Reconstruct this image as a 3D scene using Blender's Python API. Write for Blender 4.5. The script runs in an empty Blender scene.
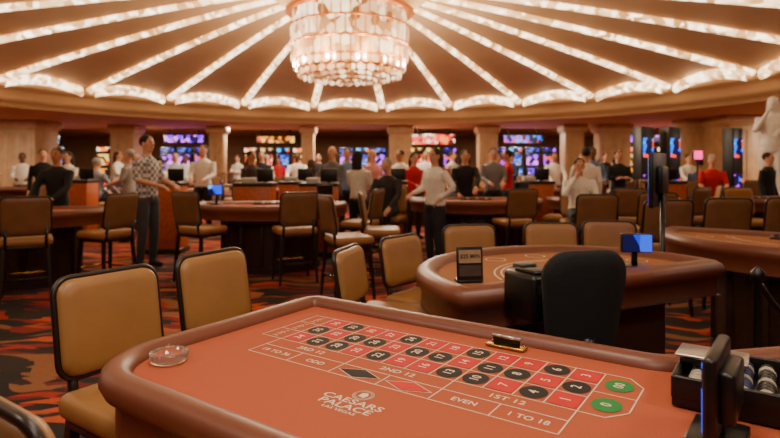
import bpy, bmesh, math, random
from math import sin, cos, pi, atan2, radians, sqrt
from mathutils import Vector, Matrix
from mathutils.bvhtree import BVHTree
random.seed(7)
scene = bpy.context.scene

# ---------------------------------------------------------------- materials
def lin(c):
    c = c/255.0
    return c/12.92 if c <= 0.04045 else ((c+0.055)/1.055)**2.4
def L(col): return (lin(col[0]), lin(col[1]), lin(col[2]), 1)
_mc = {}
def M(name, col, rough=.5, metal=0, em=None, es=0, var=.12, scale=25, bump=0, trans=0, spec=None):
    if name in _mc: return _mc[name]
    m = bpy.data.materials.new(name); m.use_nodes = True
    nt = m.node_tree; b = nt.nodes['Principled BSDF']
    c = L(col)
    tc = nt.nodes.new('ShaderNodeTexCoord')
    nz = nt.nodes.new('ShaderNodeTexNoise'); nz.inputs['Scale'].default_value = scale
    nt.links.new(tc.outputs['Object'], nz.inputs['Vector'])
    rp = nt.nodes.new('ShaderNodeValToRGB')
    rp.color_ramp.elements[0].position = .3; rp.color_ramp.elements[1].position = .7
    rp.color_ramp.elements[0].color = tuple(x*(1-var) for x in c[:3])+(1,)
    rp.color_ramp.elements[1].color = tuple(min(1, x*(1+var)) for x in c[:3])+(1,)
    nt.links.new(nz.outputs['Fac'], rp.inputs['Fac'])
    nt.links.new(rp.outputs['Color'], b.inputs['Base Color'])
    b.inputs['Roughness'].default_value = rough
    b.inputs['Metallic'].default_value = metal
    if spec is not None: b.inputs['Specular IOR Level'].default_value = spec
    if trans: b.inputs['Transmission Weight'].default_value = trans
    if bump:
        bp = nt.nodes.new('ShaderNodeBump'); bp.inputs['Strength'].default_value = bump
        bp.inputs['Distance'].default_value = .01
        nt.links.new(nz.outputs['Fac'], bp.inputs['Height']); nt.links.new(bp.outputs['Normal'], b.inputs['Normal'])
    if em:
        b.inputs['Emission Color'].default_value = L(em); b.inputs['Emission Strength'].default_value = es
    _mc[name] = m
    return m

def crystal_mat(name, c_lo, c_hi, s_lo, s_hi, scale, base=(230, 205, 160)):
    m = bpy.data.materials.new(name); m.use_nodes = True
    nt = m.node_tree; b = nt.nodes['Principled BSDF']
    tc = nt.nodes.new('ShaderNodeTexCoord')
    vo = nt.nodes.new('ShaderNodeTexVoronoi'); vo.inputs['Scale'].default_value = scale
    nt.links.new(tc.outputs['Object'], vo.inputs['Vector'])
    sep = nt.nodes.new('ShaderNodeSeparateColor'); nt.links.new(vo.outputs['Color'], sep.inputs['Color'])
    rp = nt.nodes.new('ShaderNodeValToRGB')
    rp.color_ramp.elements[0].color = L(c_lo); rp.color_ramp.elements[1].color = L(c_hi)
    nt.links.new(sep.outputs[0], rp.inputs['Fac'])
    mr = nt.nodes.new('ShaderNodeMapRange'); mr.inputs['To Min'].default_value = s_lo; mr.inputs['To Max'].default_value = s_hi
    nt.links.new(sep.outputs[0], mr.inputs['Value'])
    b.inputs['Base Color'].default_value = L(base); b.inputs['Roughness'].default_value = .2
    nt.links.new(rp.outputs['Color'], b.inputs['Emission Color'])
    nt.links.new(mr.outputs['Result'], b.inputs['Emission Strength'])
    return m

def screen_mat(name, cols, strength, scale=6):
    m = bpy.data.materials.new(name); m.use_nodes = True
    nt = m.node_tree; b = nt.nodes['Principled BSDF']
    tc = nt.nodes.new('ShaderNodeTexCoord')
    vo = nt.nodes.new('ShaderNodeTexVoronoi'); vo.inputs['Scale'].default_value = scale
    nt.links.new(tc.outputs['Object'], vo.inputs['Vector'])
    sep = nt.nodes.new('ShaderNodeSeparateColor'); nt.links.new(vo.outputs['Color'], sep.inputs['Color'])
    rp = nt.nodes.new('ShaderNodeValToRGB'); rp.color_ramp.interpolation = 'CONSTANT'
    cr = rp.color_ramp
    while len(cr.elements) < len(cols): cr.elements.new(.5)
    for i, c in enumerate(cols):
        cr.elements[i].position = i/len(cols); cr.elements[i].color = L(c)
    nt.links.new(sep.outputs[0], rp.inputs['Fac'])
    b.inputs['Base Color'].default_value = (.01, .01, .01, 1); b.inputs['Roughness'].default_value = .2
    nt.links.new(rp.outputs['Color'], b.inputs['Emission Color'])
    b.inputs['Emission Strength'].default_value = strength
    return m

# ---------------------------------------------------------------- mesh builder
class MB:
    def __init__(s): s.v=[]; s.f=[]; s.m=[]; s.sm=[]
    def add(s, vs, fs, m=0, sm=True, X=None):
        o = len(s.v)
        for p in vs:
            p = Vector(p)
            s.v.append(X @ p if X is not None else p)
        for f in fs: s.f.append([i+o for i in f]); s.m.append(m); s.sm.append(sm)
    def box(s, c, d, m=0, bev=0, X=None, seg=2):
        bm = bmesh.new(); bmesh.ops.create_cube(bm, size=1)
        for v in bm.verts: v.co = Vector((v.co.x*d[0]+c[0], v.co.y*d[1]+c[1], v.co.z*d[2]+c[2]))
        if bev: bmesh.ops.bevel(bm, geom=list(bm.edges), offset=bev, segments=seg, profile=.5, affect='EDGES')
        bm.verts.index_update()
        s.add([v.co.copy() for v in bm.verts], [[v.index for v in f.verts] for f in bm.faces], m, bev > 0 and seg > 1, X)
        bm.free()
    def tube(s, pts, rad, n=8, m=0, X=None, closed=False, cap=True):
        pts = [Vector(p) for p in pts]; N = len(pts)
        if not hasattr(rad, '__len__'): rad = [rad]*N
        vs = []; fs = []; ref = None
        for i, p in enumerate(pts):
            if closed: t = pts[(i+1) % N]-pts[i-1]
            elif i == 0: t = pts[1]-p
            elif i == N-1: t = p-pts[i-1]
            else: t = (pts[i+1]-p).normalized()+(p-pts[i-1]).normalized()
            t.normalize()
            if ref is None: ref = Vector((0, 0, 1)) if abs(t.z) < .8 else Vector((1, 0, 0))
            a = (ref-t*ref.dot(t)).normalized(); b = t.cross(a); ref = a
            for k in range(n):
                w = 2*pi*(k+.5)/n; vs.append(p+(a*cos(w)+b*sin(w))*rad[i])
        R = N if closed else N-1
        for i in range(R):
            j = (i+1) % N
            for k in range(n):
                l = (k+1) % n; fs.append([i*n+k, i*n+l, j*n+l, j*n+k])
        if cap and not closed:
            fs.append(list(range(n))[::-1]); fs.append([(N-1)*n+k for k in range(n)])
        s.add(vs, fs, m, n > 4, X)
    def rings(s, rs, n=12, m=0, X=None):
        vs = []; fs = []
        for (cx, cy, cz, rx, ry) in rs:
            for k in range(n):
                w = 2*pi*k/n; vs.append((cx+rx*cos(w), cy+ry*sin(w), cz))
        for i in range(len(rs)-1):
            for k in range(n):
                l = (k+1) % n; fs.append([i*n+k, i*n+l, (i+1)*n+l, (i+1)*n+k])
        fs.append(list(range(n))[::-1]); fs.append([(len(rs)-1)*n+k for k in range(n)])
        s.add(vs, fs, m, True, X)
    def lathe(s, prof, n=32, m=0, X=None, c=(0, 0, 0), sm=True):
        vs = []; fs = []
        for (r, z) in prof:
            for k in range(n):
                w = 2*pi*k/n; vs.append((c[0]+r*cos(w), c[1]+r*sin(w), c[2]+z))
        for i in range(len(prof)-1):
            for k in range(n):
                l = (k+1) % n; fs.append([i*n+k, i*n+l, (i+1)*n+l, (i+1)*n+k])
        s.add(vs, fs, m, sm, X)
    def ell(s, c, r, m=0, X=None, seg=10, rg=7):
        vs = [(c[0], c[1], c[2]-r[2])]; fs = []
        for j in range(1, rg):
            a = -pi/2+pi*j/rg
            for k in range(seg):
                w = 2*pi*k/seg; vs.append((c[0]+r[0]*cos(a)*cos(w), c[1]+r[1]*cos(a)*sin(w), c[2]+r[2]*sin(a)))
        vs.append((c[0], c[1], c[2]+r[2])); T = len(vs)-1
        for k in range(seg):
            l = (k+1) % seg
            fs.append([0, 1+l, 1+k]); fs.append([T, T-seg+k, T-seg+l])
            for j in range(rg-2): fs.append([1+j*seg+k, 1+j*seg+l, 1+(j+1)*seg+l, 1+(j+1)*seg+k])
        s.add(vs, fs, m, True, X)
    def poly(s, pts, z, m=0, X=None): s.add([(p[0], p[1], z) for p in pts], [list(range(len(pts)))], m, False, X)
    def prism(s, pts, z0, z1, m=0, X=None):
        n = len(pts)
        s.add([(p[0], p[1], z0) for p in pts]+[(p[0], p[1], z1) for p in pts],
              [[i, (i+1) % n, (i+1) % n+n, i+n] for i in range(n)]+[list(range(n))[::-1], list(range(n, 2*n))], m, False, X)
    def sweep(s, out, prof, m=0, X=None):
        """out: closed CCW outline, prof: list of (inset, z)"""
        n = len(out); nr = []
        for i in range(n):
            p0 = Vector(out[i-1]); p = Vector(out[i]); p1 = Vector(out[(i+1) % n])
            d0 = (p-p0).normalized(); d1 = (p1-p).normalized()
            n0 = Vector((-d0.y, d0.x)); n1 = Vector((-d1.y, d1.x)); nn = (n0+n1).normalized()
            nr.append(nn/max(.5, nn.dot(n0)))
        vs = []; fs = []
        for (ins, z) in prof:
            for i in range(n):
                q = Vector(out[i])+nr[i]*ins; vs.append((q.x, q.y, z))
        for j in range(len(prof)-1):
            for i in range(n):
                l = (i+1) % n; fs.append([j*n+i, (j+1)*n+i, (j+1)*n+l, j*n+l])
        s.add(vs, fs, m, True, X)
        return [vs[(len(prof)-1)*n+i][:2] for i in range(n)]
    def mesh(s, name, mats):
        me = bpy.data.meshes.new(name)
        me.from_pydata([tuple(v) for v in s.v], [], s.f)
        for m in mats: me.materials.append(m)
        me.polygons.foreach_set('material_index', s.m); me.polygons.foreach_set('use_smooth', s.sm)
        me.update()
        return me
    def obj(s, name, mats, loc=(0, 0, 0), rz=0):
        return put(name, s.mesh(name, mats), loc, rz)
def put(name, me, loc=(0, 0, 0), rz=0, sc=1):
    o = bpy.data.objects.new(name, me); o.location = loc; o.rotation_euler = (0, 0, rz); o.scale = (sc, sc, sc)
    scene.collection.objects.link(o); return o
def T(x, y, z): return Matrix.Translation((x, y, z))
def RX(a): return Matrix.Rotation(a, 4, 'X')
def RY(a): return Matrix.Rotation(a, 4, 'Y')
def RZ(a): return Matrix.Rotation(a, 4, 'Z')

def roundpoly(pts, rad, n=6):
    out = []; N = len(pts)
    for i in range(N):
        p = Vector(pts[i]); a = Vector(pts[i-1]); b = Vector(pts[(i+1) % N]); r = rad[i]
        da = (a-p).normalized(); db = (b-p).normalized()
        ang = da.angle(db)
        if r <= 0: out.append(tuple(p)); continue
        t = r/math.tan(ang/2)
        p0 = p+da*t; p1 = p+db*t
        c = p+(da+db).normalized()*(r/sin(ang/2))
        a0 = atan2(p0.y-c.y, p0.x-c.x); a1 = atan2(p1.y-c.y, p1.x-c.x)
        d = (a1-a0+pi) % (2*pi)-pi
        for k in range(n+1):
            w = a0+d*k/n; out.append((c.x+r*cos(w), c.y+r*sin(w)))
    return out
def rrect(w, h, r, n=5): return roundpoly([(-w/2, -h/2), (w/2, -h/2), (w/2, h/2), (-w/2, h/2)], [r]*4, n)

def pad(mb, outl, X, Tf, Tb, mf, mbk, bend=0):
    n = len(outl)
    for sgn, TT, mt in ((1, Tf, mf), (-1, Tb, mbk)):
        S = [1, .985, .93, .75, .4]; D = [0, .5, .85, 1, 1.08]
        vs = []; fs = []
        for s_, d in zip(S, D):
            for (x, z) in outl: vs.append((x*s_, sgn*TT*d+bend*(x*s_)**2, z*s_))
        vs.append((0, sgn*TT*1.1, 0))
        for j in range(len(S)-1):
            for i in range(n):
                l = (i+1) % n; q = [j*n+i, j*n+l, (j+1)*n+l, (j+1)*n+i]; fs.append(q if sgn < 0 else q[::-1])
        for i in range(n):
            l = (i+1) % n; q = [(len(S)-1)*n+i, (len(S)-1)*n+l, len(vs)-1]; fs.append(q if sgn < 0 else q[::-1])
        mb.add(vs, fs, mt, True, X)

_tc = {}
def text_geo(t):
    if t in _tc: return _tc[t]
    cu = bpy.data.curves.new('t', 'FONT'); cu.body = t; cu.align_x = 'CENTER'; cu.align_y = 'CENTER'; cu.size = 1; cu.resolution_u = 3
    cu.offset = .012
    o = bpy.data.objects.new('t', cu); scene.collection.objects.link(o)
    bpy.context.view_layer.update()
    me = bpy.data.meshes.new_from_object(o.evaluated_get(bpy.context.evaluated_depsgraph_get()))
    g = ([v.co.copy() for v in me.vertices], [list(p.vertices) for p in me.polygons])
    bpy.data.objects.remove(o); bpy.data.curves.remove(cu); bpy.data.meshes.remove(me)
    _tc[t] = g; return g
def text(mb, t, x, y, z, size, rot, m, sx=1):
    v, f = text_geo(t)
    mb.add(v, f, m, False, T(x, y, z) @ RZ(rot) @ Matrix.Diagonal((size*sx, size, 1, 1)))

# ---------------------------------------------------------------- palette
GOLD = M('tan_leather', (152, 108, 60), .42, var=.08, scale=8)
BACKL = M('brown_leather', (122, 86, 54), .42, var=.1, scale=8)
FRAME = M('dark_wood', (34, 22, 16), .35, var=.2)
BLACK = M('black_plastic', (14, 14, 15), .35)
BLACKF = M('black_fabric', (12, 12, 13), .85, bump=.3, scale=200)
RAIL = M('rail_vinyl', (110, 60, 42), .4, var=.06, scale=10)
FELT = M('felt_terracotta', (168, 84, 56), .9, var=.06, scale=300, bump=.15, spec=.15)
FELT2 = M('felt_tan', (156, 104, 68), .95, var=.06, scale=300, spec=.1)
WHITE = M('print_cream', (222, 200, 172), .8, var=.03)
RED = M('print_red', (192, 20, 18), .8, var=.05)
PBLK = M('print_black', (12, 10, 10), .8, var=.05)
GREEN = M('print_green', (20, 120, 52), .8, var=.05)
BRASS = M('brass', (205, 160, 80), .25, 1)
STEEL = M('steel', (190, 190, 190), .3, 1)
WOODP = M('podium_wood', (176, 84, 34), .35, var=.2)
BODY = M('table_body', (48, 28, 20), .4, var=.25)
STONE = M('column_stone', (204, 166, 120), .5, var=.12, scale=3)
WALLM = M('wall_plaster', (150, 108, 72), .8, var=.08, scale=2)
CEIL = M('ceiling_paint', (206, 172, 134), .75, var=.03, scale=1)
PETAL = M('petal_plaster', (190, 154, 116), .7, var=.05, scale=1)
CORN = M('cornice_paint', (186, 146, 102), .6, var=.04, scale=1)
CRYS = crystal_mat('crystal_strip', (245, 180, 100), (255, 236, 200), 1.0, 5.6, 5.5)
CRYC = crystal_mat('crystal_chandelier', (240, 135, 50), (255, 232, 185), .35, 3.4, 3.6, (120, 85, 50))
SBLUE = screen_mat('screen_blue', [(10, 50, 220), (30, 90, 255), (5, 10, 60), (150, 190, 255)], 1.4, 9)
SOFF = M('screen_dark', (12, 14, 20), .15)
SPUR = screen_mat('screen_purple', [(90, 20, 220), (20, 5, 60), (170, 50, 250), (10, 10, 40), (235, 120, 235)], 2.6, 5)
SRED = screen_mat('screen_red', [(230, 10, 10), (255, 120, 20), (80, 0, 10), (255, 210, 170), (240, 20, 60)], 2.6, 5)
SMIX = screen_mat('screen_mixed', [(0, 100, 250), (10, 10, 40), (240, 70, 20), (10, 10, 50), (40, 180, 235), (170, 30, 220)], 2.3, 5)
SGRN = screen_mat('screen_gold', [(245, 150, 30), (60, 20, 0), (255, 210, 110), (190, 60, 10)], 2.0, 5)

# carpet
def carpet():
    m = bpy.data.materials.new('carpet'); m.use_nodes = True; nt = m.node_tree; b = nt.nodes['Principled BSDF']
    tc = nt.nodes.new('ShaderNodeTexCoord'); mp = nt.nodes.new('ShaderNodeMapping')
    mp.inputs['Rotation'].default_value = (0, 0, radians(28)); mp.inputs['Scale'].default_value = (1.6, 6.5, 1)
    nz = nt.nodes.new('ShaderNodeTexNoise'); nz.inputs['Scale'].default_value = .9
    mxv = nt.nodes.new('ShaderNodeVectorMath'); mxv.operation = 'MULTIPLY_ADD'
    nt.links.new(tc.outputs['Object'], nz.inputs['Vector'])
    nt.links.new(nz.outputs['Color'], mxv.inputs[0]); mxv.inputs[1].default_value = (.9, .9, 0); nt.links.new(tc.outputs['Object'], mxv.inputs[2])
    nt.links.new(mxv.outputs[0], mp.inputs['Vector'])
    vo = nt.nodes.new('ShaderNodeTexVoronoi'); vo.distance = 'CHEBYCHEV'; vo.inputs['Scale'].default_value = 1.6
    nt.links.new(mp.outputs['Vector'], vo.inputs['Vector'])
    sep = nt.nodes.new('ShaderNodeSeparateColor'); nt.links.new(vo.outputs['Color'], sep.inputs['Color'])
    r = nt.nodes.new('ShaderNodeValToRGB'); cr = r.color_ramp; cr.interpolation = 'CONSTANT'
    cols = [(30, 16, 14), (120, 24, 14), (48, 20, 16), (176, 40, 20), (24, 14, 14), (205, 84, 34), (140, 28, 16), (38, 24, 18), (150, 96, 56)]
    while len(cr.elements) < len(cols): cr.elements.new(.5)
    for i, c in enumerate(cols): cr.elements[i].position = i/len(cols); cr.elements[i].color = L(c)
    nt.links.new(sep.outputs[0], r.inputs['Fac'])
    n2 = nt.nodes.new('ShaderNodeTexNoise'); n2.inputs['Scale'].default_value = 30; nt.links.new(tc.outputs['Object'], n2.inputs['Vector'])
    mx = nt.nodes.new('ShaderNodeMix'); mx.data_type = 'RGBA'; mx.blend_type = 'MULTIPLY'; mx.inputs[0].default_value = .4
    nt.links.new(r.outputs['Color'], mx.inputs[6]); nt.links.new(n2.outputs['Color'], mx.inputs[7])
    nt.links.new(mx.outputs[2], b.inputs['Base Color']); b.inputs['Roughness'].default_value = .95
    return m

# ---------------------------------------------------------------- room
X0, X1, Y0, Y1 = -24, 24, -5, 38
CX, CY, R = -1.0, 14.0, 12.0
ZC = 3.34
m = MB(); m.box(((X0+X1)/2, (Y0+Y1)/2, -.05), (X1-X0+.4, Y1-Y0+.4, .1)); m.obj('floor', [carpet()])
for nm, c, d in (('wall_back', ((X0+X1)/2, Y1+.1, 2.5), (X1-X0, .2, 5)), ('wall_front', ((X0+X1)/2, Y0-.1, 2.5), (X1-X0, .2, 5)),
                 ('wall_left', (X0-.1, (Y0+Y1)/2, 2.5), (.2, Y1-Y0, 5)), ('wall_right', (X1+.1, (Y0+Y1)/2, 2.5), (.2, Y1-Y0, 5))):
    m = MB(); m.box(c, d); m.obj(nm, [WALLM])
m = MB(); m.box((0, Y1-.03, .12), (X1-X0, .06, .24)); m.obj('baseboard_back', [FRAME])

# ceiling: flat surround + cornice + petal dome
m = MB(); n = 144; vs = []; fs = []
for k in range(n):
    w = 2*pi*k/n; dx, dy = cos(w), sin(w)
    ts = []
    if abs(dx) > 1e-6: ts.append(((X1 if dx > 0 else X0)-CX)/dx)
    if abs(dy) > 1e-6: ts.append(((Y1 if dy > 0 else Y0)-CY)/dy)
    t = min(ts)+.15
    vs += [(CX+12.7*dx, CY+12.7*dy, ZC), (CX+t*dx, CY+t*dy, ZC)]
for k in range(n):
    l = (k+1) % n; fs.append([2*k, 2*l, 2*l+1, 2*k+1])
m.add(vs, fs, 0, False)
m.lathe([(12.7, ZC), (12.66, 3.42), (12.6, 3.5), (12.45, 3.55), (12.42, 3.66), (12.4, 3.82), (12.3, 3.92), (12.15, 3.97), (12.12, 4.05), (12.1, 4.6)], 144, 1, c=(CX, CY, 0))
def zd(r): return 5.75-1.65*max(0, (r-2)/10)**1.15
NP = 24; A0 = radians(87)
NA, NR = 10, 14
for k in range(NP):
    vs = []; fs = []
    for j in range(NR+1):
        r = 1.6+10.5*j/NR
        for i in range(NA+1):
            t = i/NA; w = A0+(k+t)*2*pi/NP
            vs.append((CX+r*cos(w), CY+r*sin(w), zd(r)+.36*sin(pi*t)**.8*(r/12)))
    for j in range(NR):
        for i in range(NA):
            q = j*(NA+1)+i; fs.append([q, q+1, q+NA+2, q+NA+1])
    m.add(vs, fs, 2, True)
m.lathe([(1.75, 5.75), (1.9, 5.66), (1.92, 5.56), (1.8, 5.52), (1.6, 5.6), (1.5, 5.9), (0.01, 6.0)], 64, 3, c=(CX, CY, 0))
m.obj('ceiling', [CEIL, CORN, PETAL, M('oculus_cream', (222, 186, 130), .5)])
# crystal light ribs
m = MB()
for k in range(NP):
    w = A0+k*2*pi/NP; d = Vector((cos(w), sin(w), 0)); s_ = Vector((-sin(w), cos(w), 0))
    vs = []; fs = []; NN = 16; ns = 7
    for j in range(NN+1):
        r = 2.1+9.8*j/NN; hw = .07+.085*j/NN
        for i in range(ns):
            a = pi*i/(ns-1)
            p = Vector((CX, CY, zd(r)))+d*r+s_*(hw*cos(a))+Vector((0, 0, .03-.12*sin(a)))
            vs.append(p)
    for j in range(NN):
        for i in range(ns-1):
            q = j*ns+i; fs.append([q, q+1, q+ns+1, q+ns])
    fs.append(list(range(NN*ns, NN*ns+ns)))
    m.add(vs, fs, 0, True)
    vs = []; fs = []; NS = 14
    for i in range(NS+1):
        t = .07+.86*i/NS; ww = w+t*2*pi/NP
        z = zd(12)+.36*sin(pi*t)**.8
        for (rr, zz) in ((12.0, z), (11.9, z-.08), (11.88, z-.2), (11.95, z-.30), (12.05, z-.32)):
            vs.append((CX+rr*cos(ww), CY+rr*sin(ww), zz))
    for i in range(NS):
        for j in range(4):
            q = i*5+j; fs.append([q, q+1, q+6, q+5])
    m.add(vs, fs, 0, True)
m.obj('ceiling_crystal_lights', [CRYS])

# chandelier
m = MB()
tiers = [(1.40, 5.02, .36, 40), (1.45, 4.60, .42, 40), (1.44, 4.16, .38, 40), (1.38, 3.86, .2, 38), (1.28, 3.66, .17, 34), (1.0, 3.58, .12, 28), (.65, 3.53, .1, 18), (.3, 3.49, .08, 9)]
for ti, (r, z, h, nn) in enumerate(tiers):
    m.lathe([(r-.03, z+h/2), (r+.03, z+h/2+.02), (r+.035, z+h/2-.02), (r-.03, z+h/2-.03)], 64, 1)
    for k in range(nn):
        w = 2*pi*(k+.5*(ti % 2))/nn; hw = pi*r/nn*.8
        X = RZ(w) @ T(r, 0, z)
        m.add([(0, -hw, -h/2+.03), (.02, 0, -h/2-.02), (0, hw, -h/2+.03), (-.02, 0, -h/2), (0, -hw, h/2-.04), (.02, 0, h/2-.02), (0, hw, h/2-.04), (-.02, 0, h/2-.02)],
              [[0, 1, 5, 4], [1, 2, 6, 5], [2, 3, 7, 6], [3, 0, 4, 7], [3, 2, 1, 0], [4, 5, 6, 7]], 0, False, X)
m.lathe([(1.3, 5.1), (1.3, 3.9), (1.0, 3.72), (.01, 3.65)], 40, 2)
m.lathe([(1.5, 5.26), (1.6, 5.23), (1.6, 5.17), (1.45, 5.13)], 64, 1)
for k in range(12):
    w = 2*pi*k/12; m.tube([(1.45*cos(w), 1.45*sin(w), 5.2), (.9*cos(w), .9*sin(w), 5.65), (.5*cos(w), .5*sin(w), 5.95)], .03, 6, 1)
m.lathe([(1.3, 5.2), (.6, 5.5), (.5, 5.98)], 32, 0)
m.obj('chandelier', [CRYC, M('chandelier_gold', (190, 110, 40), .4, .6), M('chandelier_core', (160, 110, 60), .5, em=(255, 170, 75), es=1.0)], (CX, CY, 0))

# ---------------------------------------------------------------- placement registry (keeps objects clear of each other)
TABS = []; OBST = []; COLS = []
def in_table(x, y, mg):
    for (tx, ty, a, hw, dep) in TABS:
        v = Vector((x-tx, y-ty)); v.rotate(Matrix.Rotation(-a, 2))
        if v.y > -.12-mg and (v.x/(hw+mg))**2+(max(0, v.y)/(dep+mg))**2 < 1: return (tx, ty)
    return None
def hit(x, y, r):
    return any((x-a)**2+(y-b)**2 < (r+c)**2 for a, b, c in OBST)

def column(x, y, w):
    m = MB(); m.box((0, 0, .15), (w+.16, w+.16, .3), 0, .02); m.box((0, 0, 1.6), (w, w, 2.7), 0, .04)
    for i in (-1, 0, 1):
        m.box((i*w*.3, -w/2-.01, 1.6), (w*.2, .03, 2.3), 0, .008)
    m.box((0, 0, 3.0), (w+.1, w+.1, .1), 0, .02); m.box((0, 0, 3.18), (w+.22, w+.22, .3), 0, .04)
    m.obj('column', [STONE], (x, y, 0)); COLS.append((x, y, w))
for u, y, w in ((-.646, 25, 1.7), (-.47, 27.5, 1.1), (-.307, 28, .7), (-.146, 28.3, .6), (.018, 28.5, 1.1), (.173, 28, .9), (.325, 27, .9), (.396, 27, 1.3), (.54, 24, 1.0), (.62, 22.5, 1.7)):
    column(u*y, y, w)

# ---------------------------------------------------------------- chairs
def chair_mesh(w, top):
    m = MB(); hw = w/2
    for sx in (-1, 1):
        for sy in (-1, 1):
            m.tube([(sx*(hw-.03), sy*.17, .58), (sx*(hw+.0), sy*.215, .012)], [.024, .017], 4, 1)
        m.tube([(sx*(hw-.01), -.2, .22), (sx*(hw-.01), .2, .22)], .011, 6, 1)
        m.tube([(sx*(hw-.045), -.18, .56), (sx*(hw-.045), -.225, .76)], .016, 6, 1)
    m.tube([(-hw+.01, .2, .25), (hw-.01, .2, .25)], .013, 6, 2)
    m.tube([(-hw+.01, -.2, .25), (hw-.01, -.2, .25)], .011, 6, 1)
    m.box((0, 0, .565), (w-.02, .38, .035), 1, .008)
    m.box((0, .01, .622), (w+.03, .42, .085), 0, .034, seg=3)
    h = top-.69; ol = rrect(w, h, .055)
    X = T(0, -.235, .69+h/2) @ RX(radians(9))
    pad(m, [(p[0]*.975, p[1]*.975) for p in ol], X, .035, .02, 0, 3, bend=.35)
    m.tube([(p[0], .35*p[0]**2, p[1]) for p in ol], .0105, 8, 1, X, closed=True)
    return m.mesh('chair', [GOLD, FRAME, BRASS, BACKL])
CH_S = chair_mesh(.37, 1.02); CH_L = chair_mesh(.44, 1.08); CH_T = chair_mesh(.38, .97)
CHQ = []
def chair_now(x, y, a, me):
    OBST.append((x, y, .24)); return put('casino_chair', me, (x, y, 0), a)
def chair(x, y, tx, ty, me=None, force=False):
    a = atan2(ty-y, tx-x)-pi/2
    if force: return chair_now(x, y, a, me or CH_L)
    CHQ.append((x, y, a, me or CH_L))

# ---------------------------------------------------------------- roulette table (foreground)
ax = Vector((.825, -.565)); bx = Vector((.565, .825)); F = Vector((-.33, 2.30)); RA = atan2(-.565, .825)
def TL(a, b): return F+ax*a+bx*b
m = MB()
out = roundpoly([(.02, -.985), (2.65, -.985), (2.65, .32), (1.62, .32), (1.31, 0), (.02, 0)], [.25, .2, .2, .14, .1, .09], 12)
prof = [(.04, .70), (.04, .80), (.012, .815), (0, .84), (.006, .866), (.026, .88), (.05, .882), (.07, .873), (.08, .855), (.081, .848)]
inner = m.sweep(out, prof, 0)
m.poly(inner, .85, 1)
m.sweep(out, [(.045, .78), (.043, .72), (.06, .70), (.4, .70)], 2)
for a_, b_ in ((.95, -.5), (2.1, -.4)):
    m.box((a_, b_, .36), (.34, .5, .7), 2, .02); m.box((a_, b_, .03), (.46, .66, .06), 2, .015)
m.box((1.52, -.45, .2), (1.0, .12, .14), 2, .01)
zf = .8508; zt = .8514; zn = .852
def line(a0, b0, a1, b1, w=.003, z=zf):
    d = Vector((a1-a0, b1-b0)).normalized(); nn = Vector((-d.y, d.x))*w/2; e = d*w/2
    p = [Vector((a0, b0))-e-nn, Vector((a1, b1))+e-nn, Vector((a1, b1))+e+nn, Vector((a0, b0))-e+nn]
    m.poly([tuple(q) for q in p], z, 3)
c0, cw, bF, rh = .285, .077, -.175, .089
bN = bF-3*rh
for i in range(13): line(c0+i*cw, bF, c0+i*cw, bN)
for j in range(4): line(c0-.085, bF-j*rh, c0+12*cw, bF-j*rh)
line(c0-.085, bF, c0-.085, bN)
dz = .062; oz = .072
line(c0, bN-dz, c0+12*cw, bN-dz); line(c0, bN-dz-oz, c0+12*cw, bN-dz-oz)
for i in (0, 4, 8, 12): line(c0+i*cw, bN, c0+i*cw, bN-dz)
for i in range(0, 13, 2): line(c0+i*cw, bN-dz, c0+i*cw, bN-dz-oz)
cR = c0+12*cw
line(cR, bF, cR+.06, bF); line(cR, bN, cR+.06, bN); line(cR+.06, bF, cR+.1, bF-.05); line(cR+.06, bN, cR+.1, bN+.05)
line(cR+.1, bF-.05, cR+.1, bN+.05); line(cR, (bF+bN)/2, cR+.1, (bF+bN)/2)
reds = {1, 3, 5, 7, 9, 12, 14, 16, 18, 19, 21, 23, 25, 27, 30, 32, 34, 36}
def ellp(a, b, ra, rb, z, mt, n=24): m.poly([(a+ra*cos(2*pi*k/n), b+rb*sin(2*pi*k/n)) for k in range(n)], z, mt)
for num in range(1, 37):
    row = (num-1) % 3; col = (num-1)//3
    a = c0+(11-col+.5)*cw; b = bN+(row+.5)*rh
    if num in reds:
        q = roundpoly([(a-.034, b-.039), (a+.034, b-.039), (a+.034, b+.039), (a-.034, b+.039)], [.01]*4, 3); m.poly(q, zt, 4)
    else: ellp(a, b, .034, .038, zt, 5)
    text(m, str(num), a, b, zn, .036, radians(90), 3)
for b_, t in ((bF-.067, '00'), (bN+.067, '0')):
    ellp(cR+.048, b_, .034, .04, zt, 6); text(m, t, cR+.048, b_, zn, .034, radians(90), 3)
for i, t in enumerate(('3RD 12', '2ND 12', '1ST 12')): text(m, t, c0+(4*i+2)*cw, bN-dz/2, zf, .030, 0, 3, 1.1)
for i, t in enumerate(('19 TO 36', 'ODD', None, None, 'EVEN', '1 TO 18')):
    a = c0+(2*i+1)*cw; b = bN-dz-oz/2
    if t: text(m, t, a, b, zf, .028, 0, 3, 1.0)
    else:
        m.poly([(a-.064, b), (a, b-.028), (a+.064, b), (a, b+.028)], zt, 5 if i == 2 else 4)
        for p, q in (((a-.068, b), (a, b-.031)), ((a, b-.031), (a+.068, b)), ((a+.068, b), (a, b+.031)), ((a, b+.031), (a-.068, b))): line(*p, *q, .002)
for j in range(3): text(m, '2 TO 1', c0-.043, bF-(j+.5)*rh, zf, .022, radians(90), 3)
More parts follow.
